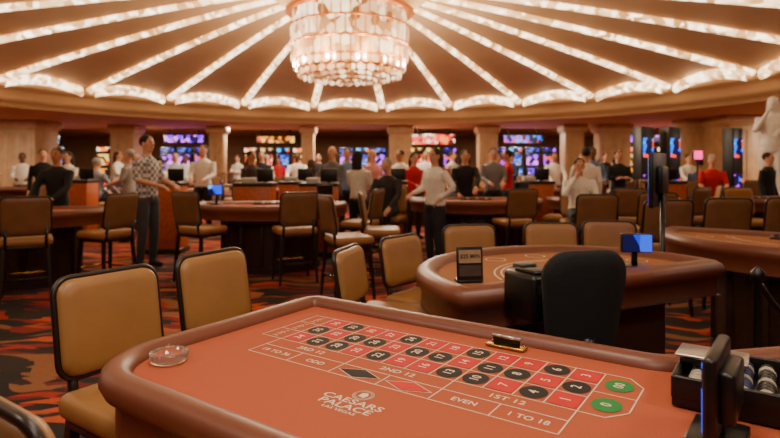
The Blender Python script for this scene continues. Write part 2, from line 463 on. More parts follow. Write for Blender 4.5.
# logo
la, lb = .765, -.69
for rr in (.026, .021):
    for k in range(20):
        w0, w1 = 2*pi*k/20, 2*pi*(k+1)/20
        line(la+rr*cos(w0), lb+.045+rr*sin(w0), la+rr*cos(w1), lb+.045+rr*sin(w1), .0028)
m.poly([(la-.009, lb+.035), (la+.009, lb+.032), (la+.012, lb+.048), (la+.004, lb+.06), (la-.009, lb+.056)], zf, 3)
text(m, 'CAESARS', la, lb+.002, zf, .034, 0, 3, 1.25); text(m, 'PALACE', la, lb-.027, zf, .034, 0, 3, 1.25); text(m, 'LAS VEGAS', la, lb-.05, zf, .015, 0, 3, 1.3)
tab = m.obj('roulette_table', [RAIL, FELT, BODY, WHITE, RED, PBLK, GREEN], (F.x, F.y, 0), RA)

# roulette wheel (right end of the table)
m = MB()
m.lathe([(.01, .0), (.36, .0), (.41, .06), (.42, .12), (.40, .135), (.37, .125), (.33, .08), (.29, .055)], 64, 0)
m.lathe([(.29, .055), (.24, .05), (.22, .065), (.12, .085), (.05, .11), (.02, .16), (.018, .2), (.01, .205)], 64, 1)
for k in range(38):
    w = 2*pi*k/38; X = RZ(w)
    m.add([(.24, -.018, .056), (.288, -.021, .062), (.288, .021, .062), (.24, .018, .056)], [[0, 1, 2, 3]], 4 if k % 19 == 0 else (2 if k % 2 else 3), False, X)
for k in range(4):
    w = k*pi/2; m.tube([(0, 0, .17), (.09*cos(w), .09*sin(w), .17)], [.008, .012], 8, 5)
p = TL(2.14, -.47); m.obj('roulette_wheel', [M('wheel_wood', (110, 55, 25), .25), BRASS, RED, PBLK, GREEN, STEEL], (p.x, p.y, .8535))

# ashtray
m = MB()
m.lathe([(.01, 0), (.044, 0), (.05, .006), (.052, .024), (.048, .028), (.043, .026), (.040, .010), (.01, .007)], 40, 0)
for k in range(4):
    w = k*pi/2+.4; m.tube([(.040*cos(w), .040*sin(w), .03), (.053*cos(w), .053*sin(w), .03)], .004, 8, 0)
p = TL(.18, -.77); m.obj('glass_ashtray', [M('glass', (245, 240, 235), .05, trans=.95, var=0)], (p.x, p.y, .8525))

# cash slot with paddle
m = MB()
m.box((0, 0, .004), (.12, .042, .008), 0, .003); m.box((0, 0, .0085), (.08, .008, .002), 1)
m.box((0, .0, .018), (.085, .006, .022), 1, .002); m.tube([(-.045, 0, .030), (.045, 0, .030)], .005, 8, 2)
for sx in (-1, 1): m.tube([(sx*.05, .012, .006), (sx*.05, .012, .011)], .004, 8, 0)
p = TL(.91, -.125); m.obj('cash_drop_slot', [BRASS, BLACK, STEEL], (p.x, p.y, .8525), RA)

# chip rack at dealer side
m = MB()
m.box((0, 0, .015), (.36, .26, .03), 0, .006)
for sx in (-1, 1): m.box((sx*.175, 0, .045), (.012, .26, .05), 0, .003)
for sy in (-1, 1): m.box((0, sy*.125, .045), (.36, .012, .05), 0, .003)
for i in range(7):
    for k in range(10):
        m.tube([(-.135+i*.045, -.105+k*.021, .045), (-.135+i*.045, -.087+k*.021, .045)], .0185, 14, (5, 2, 4, 0, 2, 3, 4)[i] if k % 4 else 5)
m.box((-.11, .02, .088), (.15, .13, .008), 1, .003, X=RX(radians(-4))); m.box((-.11, .02, .078), (.13, .11, .014), 0, .003)
p = TL(1.56, -.17); m.obj('chip_rack', [BLACK, STEEL, M('chip_oxblood', (90, 20, 20), .6), M('chip_green', (20, 60, 35), .6), M('chip_blue', (25, 35, 80), .6), M('chip_ivory', (170, 160, 142), .6)], (p.x, p.y, .8525), RA)
# display on the table, seen from its side
m = MB()
m.box((0, 0, .01), (.14, .10, .02), 0, .005); m.box((0, 0, .04), (.03, .03, .06), 0, .004)
m.box((0, 0, .11), (.2, .024, .16), 0, .008); m.box((0, .0135, .11), (.17, .002, .13), 1)
m.box((0, -.024, .11), (.14, .03, .1), 0, .008)
p = TL(1.48, -.43); m.obj('roulette_display', [BLACK, SBLUE], (p.x, p.y, .8525), radians(52))
m = MB()
m.lathe([(.01, 0), (.03, 0), (.032, .012), (.02, .028), (.012, .034), (.012, .05), (.018, .056), (.01, .064), (.001, .065)], 24, 0)
p = TL(1.43, -.64); m.obj('win_marker', [BLACK], (p.x, p.y, .8525))

# foreground chairs
def chd(x, y, d, me): return chair(x, y, x+d[0], y+d[1], me, True)
def back_at(x, y, d, me):   # x,y of the chair back
    d = Vector(d).normalized(); return chd(x+d.x*.24, y+d.y*.24, d, me)
back_at(-1.0, 1.99, ax, CH_S); back_at(-.765, 2.42, (.87, -.5), CH_S)
back_at(-.66, .93, bx, CH_S)

# ---------------------------------------------------------------- card tables
CHW = M('chip_ivory', (190, 180, 160), .6); CHR = M('chip_oxblood', (90, 20, 20), .6); CHB = M('chip_blue', (25, 35, 80), .6)
def table_mesh(hw, dep, felt):
    m = MB(); N = 28
    arc = [(hw*cos(pi*k/N), dep*max(0, sin(pi*k/N))**.85) for k in range(N+1)]
    out = [(-hw+.02, -.12), (hw-.02, -.12)]+arc
    inner = m.sweep(out, [(.03, .70), (.03, .79), (.006, .81), (0, .84), (.008, .868), (.035, .886), (.07, .888), (.105, .872), (.115, .852)], 0)
    m.poly(inner, .852, 1)
    body = [(p[0]*.62, .08+p[1]*.62) for p in out]
    m.prism(body, .06, .74, 2); m.prism([(p[0]*1.04, p[1]*1.04) for p in body], 0, .08, 2)
    m.poly([(p[0]*.97, p[1]*.97) for p in out][::-1], .705, 2)
    for k in range(7):
        w = pi*(k+.5)/7; x, y = .62*hw*cos(w), .08+.62*dep*sin(w)**.85
        m.box((x, y, .4), (.05, .05, .62), 2, .008)
    for sc_ in (.52, .56):
        for k in range(20):
            w0 = pi*(.08+.84*k/20); w1 = pi*(.08+.84*(k+1)/20)
            p0 = Vector((hw*sc_*cos(w0), dep*sc_*sin(w0))); p1 = Vector((hw*sc_*cos(w1), dep*sc_*sin(w1)))
            d = (p1-p0).normalized(); nn = Vector((-d.y, d.x))*.004
            m.poly([tuple(p0-nn), tuple(p0+nn), tuple(p1+nn), tuple(p1-nn)][::-1], .8535, 3)
    for k in range(6):
        w = pi*(.12+.76*k/5); c = Vector((hw*.72*cos(w), dep*.72*sin(w)))
        for q in range(16):
            w0, w1 = 2*pi*q/16, 2*pi*(q+1)/16
            a_ = c+Vector((cos(w0), sin(w0)))*.06; b_ = c+Vector((cos(w1), sin(w1)))*.06
            a2 = c+Vector((cos(w0), sin(w0)))*.054; b2 = c+Vector((cos(w1), sin(w1)))*.054
            m.poly([tuple(a2), tuple(a_), tuple(b_), tuple(b2)], .8535, 3)
    m.box((0, .07, .858), (.52, .16, .02), 4, .004)
    for i in range(10):
        m.tube([(-.22+i*.049, .01, .868), (-.22+i*.049, .12, .868)], .018, 10, 5+i % 3)
    return m.mesh('table', [RAIL, felt, BODY, WHITE, BLACK, CHR, CHW, CHB])
TB_N = table_mesh(.85, .86, FELT2); TB_L = table_mesh(1.0, .95, FELT2); TB_R = table_mesh(1.05, 1.0, FELT)
def table(x, y, dx, dy, me, hw, dep):
    a = atan2(dy, dx)-pi/2; TABS.append((x, y, a, hw, dep))
    return put('card_table', me, (x, y, 0), a)
def ring_chairs(x, y, dx, dy, hw, dep, ws, me=None):
    a = atan2(dy, dx)-pi/2
    for w in ws:
        w = radians(w); p = Vector(((hw+.30)*cos(w), (dep+.28)*sin(w))); p.rotate(Matrix.Rotation(a, 2))
        chair(x+p.x, y+p.y, x+p.x*.2, y+p.y*.2, me)

# near card table
table(1.0, 2.76, -.43, .9, TB_N, .85, .86)
back_at(-.22, 2.90, (.85, -.25), CH_T); back_at(.06, 3.36, (.75, -.6), CH_T)
back_at(.56, 3.98, (.2, -1), CH_T); back_at(1.18, 4.12, (-.05, -1), CH_T); back_at(1.66, 4.25, (-.2, -1), CH_T)
# placard
m = MB()
m.box((0, .02, .006), (.12, .07, .012), 0, .003)
X = T(0, 0, .085) @ RX(radians(-6))
m.box((0, 0, 0), (.125, .01, .16), 0, .003, X=X); m.box((0, -.006, .035), (.105, .002, .06), 1, X=X); m.box((0, -.006, -.03), (.105, .002, .05), 2, X=X)
text_v, text_f = text_geo('$25 MIN')
m.add(text_v, text_f, 0, False, X @ T(0, -.008, .035) @ RX(pi/2) @ Matrix.Diagonal((.026, .026, 1, 1)))
m.obj('table_placard', [BLACK, M('placard_tan', (150, 120, 90), .6), M('placard_brown', (60, 45, 35), .6)], (.37, 2.60, .8555), radians(8))
# card shuffler mounted on the dealer edge
m = MB()
m.box((0, 0, 0), (.14, .20, .19), 0, .02); m.box((0, -.02, .10), (.10, .13, .02), 0, .008); m.box((0, .04, .11), (.08, .06, .02), 1, .004)
m.add([(-.045, -.101, .02), (.045, -.101, .02), (.045, -.101, .06), (-.045, -.101, .06)], [[0, 1, 2, 3]], 1, False)
m.box((.03, -.102, -.04), (.03, .004, .012), 2)
m.obj('card_shuffler', [BLACK, M('dark_grey', (50, 50, 52), .4), M('led_blue', (30, 80, 255), em=(40, 110, 255), es=3)], (.58, 2.305, .87), radians(25))
# dealer chair
m = MB()
ol = roundpoly([(-.13, -.25), (.13, -.25), (.185, .22), (-.185, .22)], [.06, .06, .1, .1], 6)
X = T(0, -.2, .86) @ RX(radians(7))
pad(m, ol, X, .035, .03, 0, 0, bend=.8)
m.box((0, 0, .56), (.40, .40, .09), 0, .04, seg=3)
m.tube([(0, -.22, .75), (0, -.2, .55), (0, -.05, .5)], .025, 8, 1)
m.tube([(0, 0, .52), (0, 0, .12)], [.03, .035], 10, 1); m.lathe([(.2, .3), (.21, .29), (.2, .28), (.19, .29), (.2, .3)], 24, 1)
for k in range(5):
    w = 2*pi*k/5; m.tube([(0, 0, .12), (.26*cos(w), .26*sin(w), .07)], [.03, .018], 8, 1); m.ell((.26*cos(w), .26*sin(w), .034), (.03, .03, .034), 1)
for k in range(4):
    w = pi/4+pi/2*k; m.tube([(0, 0, .29), (.2*cos(w), .2*sin(w), .29)], .008, 6, 1)
m.obj('dealer_chair', [BLACKF, BLACK], (.70, 2.32, 0), radians(12))

def monitor(name, x, y, z0, zc, w, h, rz, scr, floor=False):
    m = MB(); d = zc-z0
    if floor: m.lathe([(.001, 0), (.18, 0), (.18, .015), (.05, .03), (.001, .03)], 24, 0)
    else: m.box((0, 0, .008), (.14, .12, .016), 0, .005)
    m.tube([(0, 0, .01), (0, 0, d-h*.2)], .016, 8, 0)
    m.box((0, .03, d), (w, .03, h), 0, .008); m.box((0, .0465, d), (w*.92, .003, h*.88), 1); m.box((0, .0, d), (w*.5, .04, h*.5), 0, .01)
    m.obj(name, [BLACK, scr], (x, y, z0), rz)
monitor('dealer_touchscreen', 1.30, 2.98, .8545, .99, .16, .10, radians(175), SBLUE)
monitor('display_stand', 1.84, 3.78, 0, 1.30, .46, .36, radians(54), SBLUE, True); OBST.append((1.84, 3.78, .3))
monitor('dealer_touchscreen', 3.05, 4.15, .8545, 1.0, .24, .16, radians(30), SBLUE)

# right card table, its chairs
table(3.1, 4.1, -.55, -.75, TB_L, 1.0, .95)
for x, y in ((2.55, 5.35), (3.25, 5.6), (3.9, 5.7), (2.25, 6.3), (3.1, 6.7)): chair(x, y, x+.1, y+3)
# rope barrier
m = MB()
for sx in (0, .55):
    m.lathe([(.001, 0), (.13, 0), (.13, .012), (.02, .03), (.018, .85), (.03, .87), (.03, .9), (.001, .93)], 20, 0, c=(sx, 0, 0))
m.tube([(.55*t, 0, .86-.9*t*(1-t)) for t in [i/16 for i in range(17)]], .013, 8, 0)
m.obj('rope_barrier', [BLACK], (1.72, 2.62, 0), radians(5)); OBST += [(1.72, 2.62, .15), (2.27, 2.66, .15)]

# mid tables
def card_station(x, y, dx, dy, me, ws, hw=1.0, dep=.95):
    table(x, y, dx, dy, me, 1.05, 1.0); ring_chairs(x, y, dx, dy, 1.05, 1.0, ws)
card_station(-1.65, 7.9, 0, -1, TB_R, (18, 62, 112, 160))
card_station(-4.45, 6.9, .1, -1, TB_R, (40, 80, 115, 150))
for x, y, tx, ty in ((-.45, 5.9, .6, 6.4), (-.1, 6.6, .8, 6.6), (-3.0, 6.0, -2, 8)): chair(x, y, tx, ty)
card_station(1.35, 8.9, 0, -1, TB_R, (25, 65, 105, 150))
card_station(3.6, 9.2, 0, -1, TB_R, (40, 80, 120, 155))
card_station(6.1, 9.2, .1, -1, TB_R, (30, 75, 120))
card_station(-7.6, 9.4, 0, -1, TB_L, (30, 70, 110, 150))
ky = [(-8.6, 12.6), (-5.2, 12.6), (-2.2, 12.8), (.9, 12.8), (3.9, 12.8), (7.2, 13.0), (-10, 16.5), (-6.2, 16.5), (-2.4, 17), (1.4, 17), (5.2, 16.8), (9.5, 16.9), (-7.5, 21), (-2.5, 21.5), (3, 21.5), (8, 21)]
for i, (x, y) in enumerate(ky):
    card_station(x, y, 0, -1 if i % 3 else 1, TB_L if i % 2 else TB_R, (20, 60, 100, 145))
for x, y in ((-6.0, 8.2), (-5.4, 8.6), (4.9, 7.6), (5.6, 7.5), (6.9, 7.4), (8.0, 8.8), (-3.6, 10.6), (-2.9, 10.9), (2.5, 10.8), (5.2, 10.9), (8.6, 11)):
    chair(x, y, x+random.uniform(-.6, .6), y-1.5)

# fixed obstacles
OBST += [(6.6, 14.6, .4), (7.4, 14.8, .4), (9.3, 15.2, .4), (6.15, 11.2, .25), (7.35, 10.75, .62)]

# pit podiums
def podium(x, y, rz=0):
    if in_table(x, y, .36) or hit(x, y, .3): return
    OBST.append((x, y, .36))
    m = MB(); m.box((0, 0, .55), (.56, .42, 1.06), 0, .012); m.box((0, 0, .04), (.62, .48, .08), 1, .01); m.box((0, 0, 1.10), (.60, .46, .05), 1, .012)
    m.box((0, -.215, .6), (.42, .015, .78), 0, .005); m.box((-.1, .0, 1.16), (.2, .2, .08), 2, .01)
    m.box((.14, .05, 1.24), (.26, .03, .2), 3, .008); m.tube([(.14, .06, 1.12), (.14, .06, 1.2)], .02, 8, 3)
    m.obj('pit_podium', [WOODP, FRAME, M('printer_grey', (190, 185, 175), .5), BLACK], (x, y, 0), rz)
for x, y in ((-2.1, 8.75), (-1.1, 8.75), (-1.6, 9.6), (-3.6, 9.0), (.0, 9.7), (2.5, 9.7), (-5.8, 10.4), (4.85, 9.9), (-6.3, 8.4)): podium(x, y)
for x, y, r, s_ in ((-2.4, 7.75, 170, SBLUE), (-.9, 7.75, 185, SOFF), (-5.2, 6.75, 175, SOFF), (2.05, 8.75, 180, SOFF), (.7, 8.75, 160, SOFF), (4.2, 9.05, 190, SOFF), (-7.9, 9.25, 170, SBLUE)):
    monitor('dealer_touchscreen', x, y, .8545, 1.06, .22, .14, radians(r), s_)

# slot machines
def slot_mesh(scr, top):
    m = MB()
    m.box((0, 0, .35), (.66, .6, .7), 0, .02); m.box((0, -.02, .95), (.66, .5, .55), 0, .02)
    m.box((0, -.33, .74), (.66, .26, .07), 3, .015)
    X = T(0, -.28, .98) @ RX(radians(-10)); m.box((0, 0, 0), (.54, .02, .36), 1, X=X)
    m.box((0, .05, 1.5), (.68, .3, .66), 0, .03); m.box((0, -.108, 1.5), (.54, .015, .5), 1)
    m.box((0, .05, 1.98), (.74, .24, .3), 0, .05); m.box((0, -.078, 1.98), (.60, .015, .18), 2)
    m.box((0, -.31, .35), (.5, .01, .5), 2)
    for i in range(4): m.tube([(-.18+i*.12, -.38, .775), (-.18+i*.12, -.38, .79)], .025, 10, 2)
    return m.mesh('slot', [BLACK, scr, top, STEEL])
SL = [slot_mesh(SPUR, SBLUE), slot_mesh(SRED, SGRN), slot_mesh(SMIX, SPUR), slot_mesh(SBLUE, SMIX), slot_mesh(SGRN, SRED)]
for xs, y, kinds in (((-19.6, -18.7, -17.8), 30, (3, 0)), ((-11.9, -11.0, -10.1), 30, (0, 0, 2)), ((-7.7, -6.8, -5.9, -5.0), 31, (4, 1, 3)),
                     ((-2.4, -1.5, -.6), 30.6, (0, 3)), ((1.4, 2.3, 3.2), 30.2, (1, 1, 2)), ((5.8, 6.7, 7.6, 8.5), 30, (2, 3, 0)),
                     ((12.6, 13.5, 14.4), 29.5, (4, 2)), ((16.2, 17.1), 30, (0, 1, 3)), ((-14.8,), 29, (4, 2))):
    for i, x in enumerate(xs):
        if any(abs(x-cx) < cw_/2+.55 and abs(y-cy) < cw_/2+.6 for cx, cy, cw_ in COLS): continue
        put('slot_machine', SL[kinds[i % len(kinds)]], (x, y, 0), 0, 1.12)
def sign(x, y, z, w, h, scr):
    m = MB(); m.box((0, 0, 0), (w, .25, h), 0, .04); m.box((0, -.13, 0), (w*.93, .015, h*.85), 1)
    for sx in (-1, 1): m.tube([(sx*w*.35, 0, h/2), (sx*w*.35, 0, ZC-z)], .03, 6, 0)
    m.obj('illuminated_slot_sign', [BLACK, scr], (x, y, z))
sign(2.3, 29.6, 2.75, 2.4, .6, SRED); sign(-11, 30.0, 2.8, 2.2, .45, SPUR); sign(7.1, 30.0, 2.78, 2.2, .45, SMIX); sign(-18.6, 30.0, 2.75, 2.0, .5, SBLUE)
sign(-6.3, 31.0, 2.8, 2.2, .4, SGRN); sign(13.4, 29.5, 2.78, 2.0, .4, SPUR)
m = MB(); m.box((0, 0, 1.2), (.5, .3, 2.4), 0, .03)
m.box((0, -.155, 1.85), (.40, .012, .5), 1); m.box((0, -.155, .95), (.40, .012, .4), 1)
mt = m.mesh('tower', [BLACK, SMIX])
for x, y in ((6.6, 14.6), (7.4, 14.8), (9.3, 15.2)): put('electronic_display_tower', mt, (x, y, 0), radians(30))
m = MB(); m.lathe([(.001, 0), (.2, 0), (.2, .02), (.03, .04), (.02, 1.5), (.001, 1.5)], 16, 0); m.box((0, 0, 1.6), (.2, .06, .2), 0, .01); m.box((0, -.032, 1.6), (.17, .004, .17), 1)
m.obj('pole_sign', [BLACK, M('sign_pink', (255, 60, 140), em=(255, 50, 130), es=2.5)], (6.15, 11.2, 0))

# ---------------------------------------------------------------- people
def plaid():
    m = bpy.data.materials.new('plaid_cotton'); m.use_nodes = True; nt = m.node_tree; b = nt.nodes['Principled BSDF']
    tc = nt.nodes.new('ShaderNodeTexCoord'); ck = nt.nodes.new('ShaderNodeTexChecker'); ck.inputs['Scale'].default_value = 22
    ck.inputs['Color1'].default_value = L((210, 210, 210)); ck.inputs['Color2'].default_value = L((110, 114, 124))
    nt.links.new(tc.outputs['Object'], ck.inputs['Vector']); nt.links.new(ck.outputs['Color'], b.inputs['Base Color']); b.inputs['Roughness'].default_value = .9
    return m
def cm(kind, col):
    return M('%s_%d_%d_%d' % ((kind,)+col), col, .6 if kind == 'skin' else .85, var=.08)
EYE = M('eye_dark', (20, 15, 12), .3); LIP = M('lips', (150, 70, 60), .6)
ARMS = {'down': ((.225, -.03, 1.14), (.24, .05, .89)), 'front': ((.215, .05, 1.15), (.13, .30, 1.08)),
        'table': ((.22, .14, 1.17), (.15, .38, 1.02)), 'cross': ((.225, .08, 1.16), (-.02, .22, 1.17)),
        'hip': ((.33, -.06, 1.17), (.17, .03, 1.02)), 'face': ((.22, .14, 1.18), (.07, .16, 1.44)), 'reach': ((.2, .25, 1.25), (.12, .5, 1.15))}
def person(x, y, face, H=1.72, arms=('down', 'down'), shirt=(220, 220, 220), pants=(25, 25, 30), skin=(214, 160, 130), hair=(35, 24, 18),
           style='short', sleeve='long', seated=False, lean=0, nod=0, turn=0, bulk=1.0, shirtmat=None, step=0, name='person', allmat=None, z0=0, vox=.0145):
    if not allmat and not seated:
        for _ in range(80):                      # keep clear of tables and other people
            c = in_table(x, y, .34)
            if c: d = Vector((x-c[0], y-c[1])).normalized()*.05; x += d.x; y += d.y; continue
            h = [(a, b_) for a, b_, r_ in OBST if (x-a)**2+(y-b_)**2 < (r_+.24)**2]
            if h: d = Vector((x-h[0][0]+.001, y-h[0][1]+.02)).normalized()*.05; x += d.x; y += abs(d.y); continue
            break
        OBST.append((x, y, .30))
    S = MB(); D = MB()
    hip = .93
    dz = -.19 if seated else 0
    Mu = T(0, 0, hip+dz) @ RX(-radians(lean)) @ T(0, 0, -hip)
    Mh = Mu @ T(0, .01, 1.5) @ RZ(radians(turn)) @ RX(-radians(nod)) @ T(0, -.01, -1.5)
    b = bulk
    S.rings([(0, 0, .90, .155*b, .105*b), (0, 0, .97, .16*b, .112*b), (0, 0, 1.08, .142*b, .105*b), (0, .005, 1.2, .155*b, .11*b), (0, .005, 1.3, .172*b, .115*b),
             (0, 0, 1.385, .17, .10), (0, 0, 1.43, .115, .075), (0, 0, 1.455, .065, .06)], 16, 2, Mu)
    S.rings([(0, 0, .84, .13*b, .10*b), (0, 0, .90, .158*b, .11*b), (0, 0, .97, .152*b, .106*b)], 16, 3, Mu if not seated else T(0, 0, dz))
    S.tube([(0, -.005, 1.42), (0, .008, 1.56)], [.06, .05], 12, 0, Mh)
    S.ell((0, .012, 1.615), (.072, .09, .105), 0, Mh, 16, 12); S.ell((0, .035, 1.55), (.05, .06, .052), 0, Mh, 12, 8)
    S.tube([(0, .098, 1.635), (0, .118, 1.593)], [.008, .015], 8, 0, Mh)
    for sx in (-1, 1): D.ell((sx*.074, .01, 1.605), (.010, .019, .031), 0, Mh, 8, 6)
    for sx in (-1, 1):
        D.ell((sx*.029, .091, 1.622), (.013, .009, .007), 5, Mh, 8, 6); D.tube([(sx*.045, .085, 1.643), (sx*.015, .098, 1.645)], .0045, 6, 1, Mh)
    D.tube([(-.023, .092, 1.563), (0, .098, 1.562), (.023, .092, 1.563)], .0055, 6, 6, Mh)
    if style != 'bald':
        S.ell((0, -.012, 1.645), (.083, .098, .088), 1, Mh, 16, 10)
        if style == 'long':
            S.rings([(0, -.05, 1.36, .09, .04), (0, -.055, 1.48, .10, .055), (0, -.045, 1.6, .095, .075), (0, -.02, 1.66, .075, .065)], 12, 1, Mh)
        if style == 'bun': S.ell((0, -.11, 1.68), (.04, .04, .04), 1, Mh)
    else: D.ell((0, -.045, 1.585), (.077, .06, .04), 1, Mh, 12, 6)
    for sx, ar in ((-1, arms[0]), (1, arms[1])):
        e, h = ARMS[ar]
        sh = Mu @ Vector((sx*.175, 0, 1.385)); el = Mu @ Vector((sx*e[0]*1.0, e[1], e[2])); ha = Mu @ Vector((sx*h[0], h[1], h[2]))
        S.tube([sh, sh.lerp(el, .3), el], [.062, .056, .046], 12, 2)
        if sleeve == 'long': S.tube([el, el.lerp(ha, .4), ha], [.046, .042, .032], 12, 2)
        else:
            S.tube([el.lerp(sh, .1), el, el.lerp(ha, .35), ha], [.036, .038, .038, .026], 12, 0)
        d = (ha-el).normalized(); up = Vector((0, 0, 1)); sd = d.cross(up)
        if sd.length < .3: sd = Vector((0, 1, 0))-d*d.y
        sd.normalize(); nn = sd.cross(d)
        S.tube([ha, ha+d*.03, ha+d*.075, ha+d*.095], [.026, .032, .034, .026], 10, 0)
        for i, ln in enumerate((.065, .075, .07, .055)):
            o = ha+d*.085+sd*((i-1.5)*.018)
            D.tube([o, o+d*ln*.5-nn*.006, o+d*ln*.85-nn*.024, o+d*ln-nn*.036], [.0095, .009, .008, .006], 6, 0)
        o = ha+d*.035-sd*.026*1
        D.tube([o, o+d*.03-sd*.02, o+d*.055-sd*.022-nn*.01], [.011, .010, .007], 6, 0)
    for sx in (-1, 1):
        if seated:
            hp = Vector((sx*.09, 0, .73)); kn = Vector((sx*.12, .42, .70)); an = Vector((sx*.12, .36, .33)); to = an+Vector((0, .15, -.05))
        else:
            st = step*sx; hp = Vector((sx*.085, 0, .89)); kn = Vector((sx*.10, .03+st*.12, .49)); an = Vector((sx*.11, -.01+st*.2, .085)); to = an+Vector((sx*.02, .15, -.05))
        S.tube([hp, hp.lerp(kn, .4), kn], [.098*b, .088*b, .064], 12, 3)
        S.tube([kn, kn.lerp(an, .35), an], [.064, .062, .046], 12, 3)
        S.tube([an+Vector((0, -.045, -.04)), an+Vector((0, .05, -.04)), to], [.042, .044, .032], 10, 4)
    src = S.mesh('src', [])
    ob = bpy.data.objects.new('src', src); scene.collection.objects.link(ob)
    md = ob.modifiers.new('r', 'REMESH'); md.mode = 'VOXEL'; md.voxel_size = vox
    bpy.context.view_layer.update(); dg = bpy.context.evaluated_depsgraph_get()
    me = bpy.data.meshes.new_from_object(ob.evaluated_get(dg))
    bvh = BVHTree.FromPolygons([tuple(v) for v in S.v], S.f)
    Mi = Mh.inverted()
    bm = bmesh.new(); bm.from_mesh(me)
    for f in bm.faces:
        c = f.calc_center_median(); r = bvh.find_nearest(c); f.material_index = S.m[r[2]]; f.smooth = True
        if f.material_index == 1 and style != 'bald':
            lc = Mi @ c
            if lc.y > .055 and lc.z < 1.668: f.material_index = 0
    for _ in range(2): bmesh.ops.smooth_vert(bm, verts=bm.verts, factor=.5, use_axis_x=True, use_axis_y=True, use_axis_z=True)
    vs = [v.co.copy() for v in bm.verts]; bm.verts.index_update()
    fsx = [[v.index for v in f.verts] for f in bm.faces]; mi = [f.material_index for f in bm.faces]; bm.free()
    o = len(D.v); D.v += vs
    for f, mm in zip(fsx, mi): D.f.append([i+o for i in f]); D.m.append(mm); D.sm.append(True)
    bpy.data.objects.remove(ob); bpy.data.meshes.remove(src); bpy.data.meshes.remove(me)
    if allmat: mats = [allmat]*7
    else: mats = [cm('skin', skin), cm('hair', hair), shirtmat or cm('cloth', shirt), cm('cloth', pants), cm('shoe', (20, 16, 14)), EYE, LIP]
    fme = D.mesh(name, mats)
    s_ = H/1.72
    z = .665-(.73-.085)*s_ if seated else z0
    return put(name, fme, (x, y, z), radians(face)-pi/2, s_)
W = (232, 229, 222); K = (24, 24, 28); G = (120, 120, 125); N = (40, 50, 80); RD = (185, 22, 26)
GREY = (150, 145, 140); BLOND = (170, 130, 80); TANS = (184, 128, 96); DARKS = (110, 72, 50)
P = person
def PS(x, y, face, **k):   # seated on own chair
    a = radians(face); chair(x, y, x+cos(a), y+sin(a), None, True); return P(x, y, face, seated=True, **k)
# players seated at tables
PS(2.55, 7.55, -100, H=1.60, arms=('table', 'face'), shirt=W, name='woman', hair=(50, 30, 22), nod=8)
PS(-.02, 8.2, -110, H=1.62, arms=('table', 'table'), shirt=(45, 40, 42), name='man', lean=6, nod=10, hair=GREY)
for i, (x, y, f, c) in enumerate(((-8.5, 8.15, 70, W), (-8.9, 11.3, 80, K), (-5.9, 11.25, 65, (140, 150, 170)), (-4.6, 11.2, 110, W), (-1.6, 11.4, 105, (110, 60, 60)), (1.5, 11.4, 110, (190, 180, 170)),
                                  (4.6, 11.4, 110, W), (-2.85, 11.4, 70, K), (.25, 14.1, -75, W), (6.5, 11.75, 60, (60, 70, 100)))):
    if in_table(x, y, .12) or hit(x, y, .22): continue
    PS(x, y, f, H=1.66+.02*(i % 4), arms=('table', 'table'), shirt=c, name='player', style=('short', 'long', 'short')[i % 3], hair=((35, 24, 18), (70, 42, 24), GREY)[i % 3], skin=((214, 160, 130), TANS)[i % 2], nod=8, vox=.017)
P(-3.30, 7.6, -20, 1.80, ('front', 'front'), shirtmat=plaid(), pants=(60, 62, 70), sleeve='short', name='man')
P(-7.0, 11.3, -60, 1.72, shirt=K, name='man'); P(-6.3, 11.0, -100, 1.66, ('cross', 'cross'), shirt=W, name='woman', style='long')
P(-8.0, 11.0, -90, 1.74, ('front', 'down'), shirt=(50, 40, 45), name='man', skin=DARKS)
P(-4.75, 10.2, 180, 1.68, ('front', 'front'), shirt=GREY, name='man', sleeve='short', hair=GREY)
P(-5.1, 13.3, -70, 1.70, ('table', 'table'), shirt=(170, 180, 190), name='woman', style='bun')
P(-3.7, 11.1, -90, 1.80, ('front', 'front'), shirt=W, pants=K, name='man')
P(-2.9, 13.2, -90, 1.72, ('table', 'table'), shirt=K, name='woman', style='long'); P(-2.55, 10.3, -40, 1.66, ('down', 'front'), shirt=(60, 40, 40), name='woman', style='bun', skin=TANS)
P(-1.5, 8.75, -120, 1.72, ('front', 'table'), shirt=(98, 96, 98), name='man', style='bald', hair=GREY, bulk=1.15)
P(-.8, 10.5, -90, 1.72, ('down', 'down'), shirt=(110, 140, 180), name='man', sleeve='short')
P(-.50, 8.85, 60, 1.62, ('front', 'front'), shirt=(215, 210, 200), pants=K, name='woman', style='long')
P(-.35, 11.2, -60, 1.7, ('down', 'front'), shirt=(215, 150, 150), name='woman', style='long', hair=BLOND); P(.1, 11.2, -120, 1.70, ('cross', 'cross'), shirt=W, name='man', skin=TANS)
P(.60, 7.45, 215, 1.62, ('hip', 'front'), shirt=W, pants=(35, 35, 45), name='woman', style='long', hair=(50, 28, 20), turn=10, bulk=1.12)
P(1.25, 9.4, -90, 1.66, ('reach', 'table'), shirt=K, name='woman', style='long', lean=8)
P(.45, 10.6, -60, 1.62, ('down', 'front'), shirt=RD, name='woman', style='long'); P(.95, 10.9, -90, 1.64, ('front', 'front'), shirt=(180, 60, 60), name='man', hair=GREY)
P(1.95, 10.6, -90, 1.72, ('front', 'front'), shirt=G, name='man'); P(2.35, 11.2, 180, 1.7, ('table', 'table'), shirt=RD, name='man', skin=TANS)
P(3.45, 9.55, 80, 1.70, ('table', 'down'), shirt=W, pants=K, name='man', skin=TANS)
P(3.9, 10.8, -90, 1.74, ('front', 'front'), shirt=(90, 120, 170), name='man', skin=DARKS)
P(5.6, 9.75, -110, 1.58, ('table', 'table'), shirt=RD, pants=K, name='man', hair=GREY, lean=6, sleeve='short', bulk=1.1)
P(6.75, 10.0, -60, 1.62, ('down', 'down'), shirt=K, name='man'); P(8.6, 12.6, -90, 1.72, ('front', 'front'), shirt=(70, 60, 60), name='man')
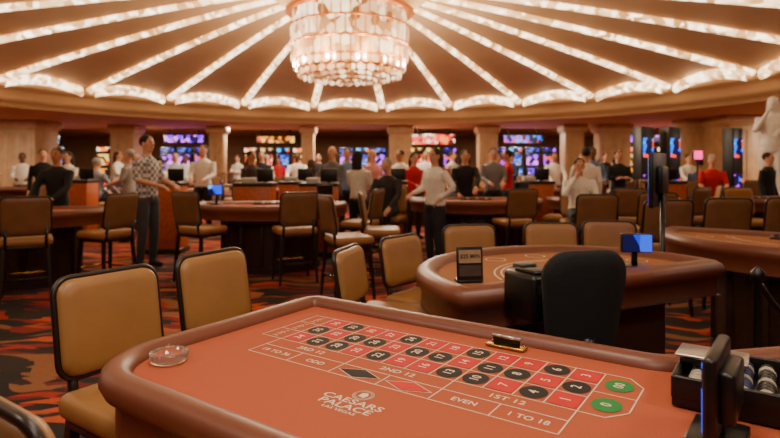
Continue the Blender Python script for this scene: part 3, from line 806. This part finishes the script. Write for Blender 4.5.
P(-9.0, 13.6, -60, 1.7, ('front', 'front'), shirt=W, name='dealer', skin=DARKS); P(-10.2, 14.2, 0, 1.7, ('cross', 'cross'), shirt=W, name='woman', style='long')
P(-6.9, 15.2, -30, 1.74, ('down', 'front'), shirt=(90, 60, 60), name='man'); P(3.1, 14.3, -140, 1.7, ('front', 'down'), shirt=N, name='man')
P(1.6, 14.4, -40, 1.74, ('front', 'down'), shirt=(190, 180, 170), name='man'); P(-1.9, 14.9, -90, 1.7, ('down', 'down'), shirt=K, name='woman', style='long')
P(6.0, 15.6, -90, 1.74, ('front', 'front'), shirt=K, name='man'); P(5.0, 14.5, -60, 1.7, ('cross', 'cross'), shirt=W, name='woman', style='long', hair=BLOND)
# dealers behind tables
for (x, y) in ((-4.4, 7.35), (-7.4, 9.9), (-2.2, 13.3), (3.9, 13.3), (.9, 13.35), (7.2, 13.5), (-6.2, 17.0), (1.4, 17.5)):
    P(x, y, -90, random.uniform(1.62, 1.76), ('table', 'table'), shirt=W if x != -4.4 else K, pants=K, name='dealer', skin=random.choice(((214, 160, 130), TANS, DARKS)), vox=.017, style=random.choice(('short', 'bun')))
far = [(-8.9, 10.4, 'w'), (-6.9, 14.2, 'w'), (-3.4, 15.4, 'w'), (.3, 14.7, 'w'), (2.5, 13.0, 'w'), (-8.3, 18.2, 'k'), (-5.0, 18.4, 'w'),
       (-1.0, 18.6, 'b'), (3.3, 18.2, 'w'), (6.8, 18.4, 'r'), (4.4, 10.9, 'k'), (-11.6, 15.3, 'k'), (-9.9, 11.6, 'w'), (-3.9, 19.6, 'r'), (.9, 19.4, 'k')]
cl = {'w': W, 'k': K, 'r': RD, 'b': (120, 150, 190)}
for i, (x, y, c) in enumerate(far):
    P(x, y, random.choice((-60, -90, -120, 0, 180)), random.uniform(1.62, 1.8), random.choice((('front', 'front'), ('down', 'front'), ('table', 'table'), ('cross', 'cross'))),
      shirt=cl[c], pants=random.choice((K, N, (70, 60, 50))), skin=random.choice(((214, 160, 130), TANS, DARKS)), style=random.choice(('short', 'short', 'long')),
      hair=random.choice(((35, 24, 18), (60, 38, 24), GREY)), name='guest', vox=.019)
# statue
MARB = M('white_marble', (225, 220, 212), .4, var=.06)
st = P(0, 0, -130, 2.1, ('reach', 'face'), name='marble_statue', allmat=MARB, bulk=1.2, style='long')
st.location = (7.35, 10.75, .605)
m = MB(); m.box((0, 0, .3), (.7, .7, .56), 0, .03); m.box((0, 0, .57), (.8, .8, .06), 0, .01); m.box((0, 0, .04), (.84, .84, .08), 0, .01)
m.obj('statue_pedestal', [MARB], (7.35, 10.75, 0))

# place the queued chairs where there is room for them
for (x, y, a, me) in CHQ:
    if hit(x, y, .22) or in_table(x, y, .10): continue
    chair_now(x, y, a, me)

# ---------------------------------------------------------------- lights
def area(x, y, z, size, power, col=(1, .83, .66), rot=(0, 0, 0)):
    l = bpy.data.lights.new('ceiling_fill', 'AREA'); l.shape = 'DISK'; l.size = size; l.energy = power; l.color = col  # added area light just under the ceiling, no fixture modelled
    o = bpy.data.objects.new('ceiling_fill', l); o.location = (x, y, z); o.rotation_euler = rot; scene.collection.objects.link(o)
for x, y, p in ((-2.6, .6, 42), (0, -.6, 42), (2.6, .6, 42), (0, -3, 35), (0, 1.3, 38)): area(x, y, ZC-.02, .7, p)  # out-of-view fill added above the foreground tables
for x in (-18, -13, -8, -3, 2, 7, 12, 17): area(x, 29, ZC-.02, .4, 260)  # fill added to brighten the back of the room
for x in (-17, 16):
    for y in (8, 14, 20, 25): area(x, y, ZC-.02, .4, 240)
for k in range(10):     # added fill lights in the air around the chandelier, brightening the mid-room
    w = 2*pi*k/10
    l = bpy.data.lights.new('chandelier_fill', 'POINT'); l.energy = 150; l.color = (1, .82, .6); l.shadow_soft_size = .06
    o = bpy.data.objects.new('chandelier_fill', l); o.location = (CX+1.75*cos(w), CY+1.75*sin(w), 3.95); scene.collection.objects.link(o)
wd = bpy.data.worlds.new('world'); wd.use_nodes = True; scene.world = wd
wd.node_tree.nodes['Background'].inputs[0].default_value = (.9, .7, .5, 1); wd.node_tree.nodes['Background'].inputs[1].default_value = .15

# ---------------------------------------------------------------- camera
cam = bpy.data.cameras.new('camera'); co = bpy.data.objects.new('camera', cam); scene.collection.objects.link(co)
co.location = (0, 0, 1.4); co.rotation_euler = (radians(90), 0, 0)
cam.sensor_width = 36; cam.lens = 36*560/780; cam.shift_y = -54/780
cam.clip_start = .05; cam.clip_end = 200
cam.dof.use_dof = True; cam.dof.focus_distance = 1.6; cam.dof.aperture_fstop = 3.2
scene.camera = co
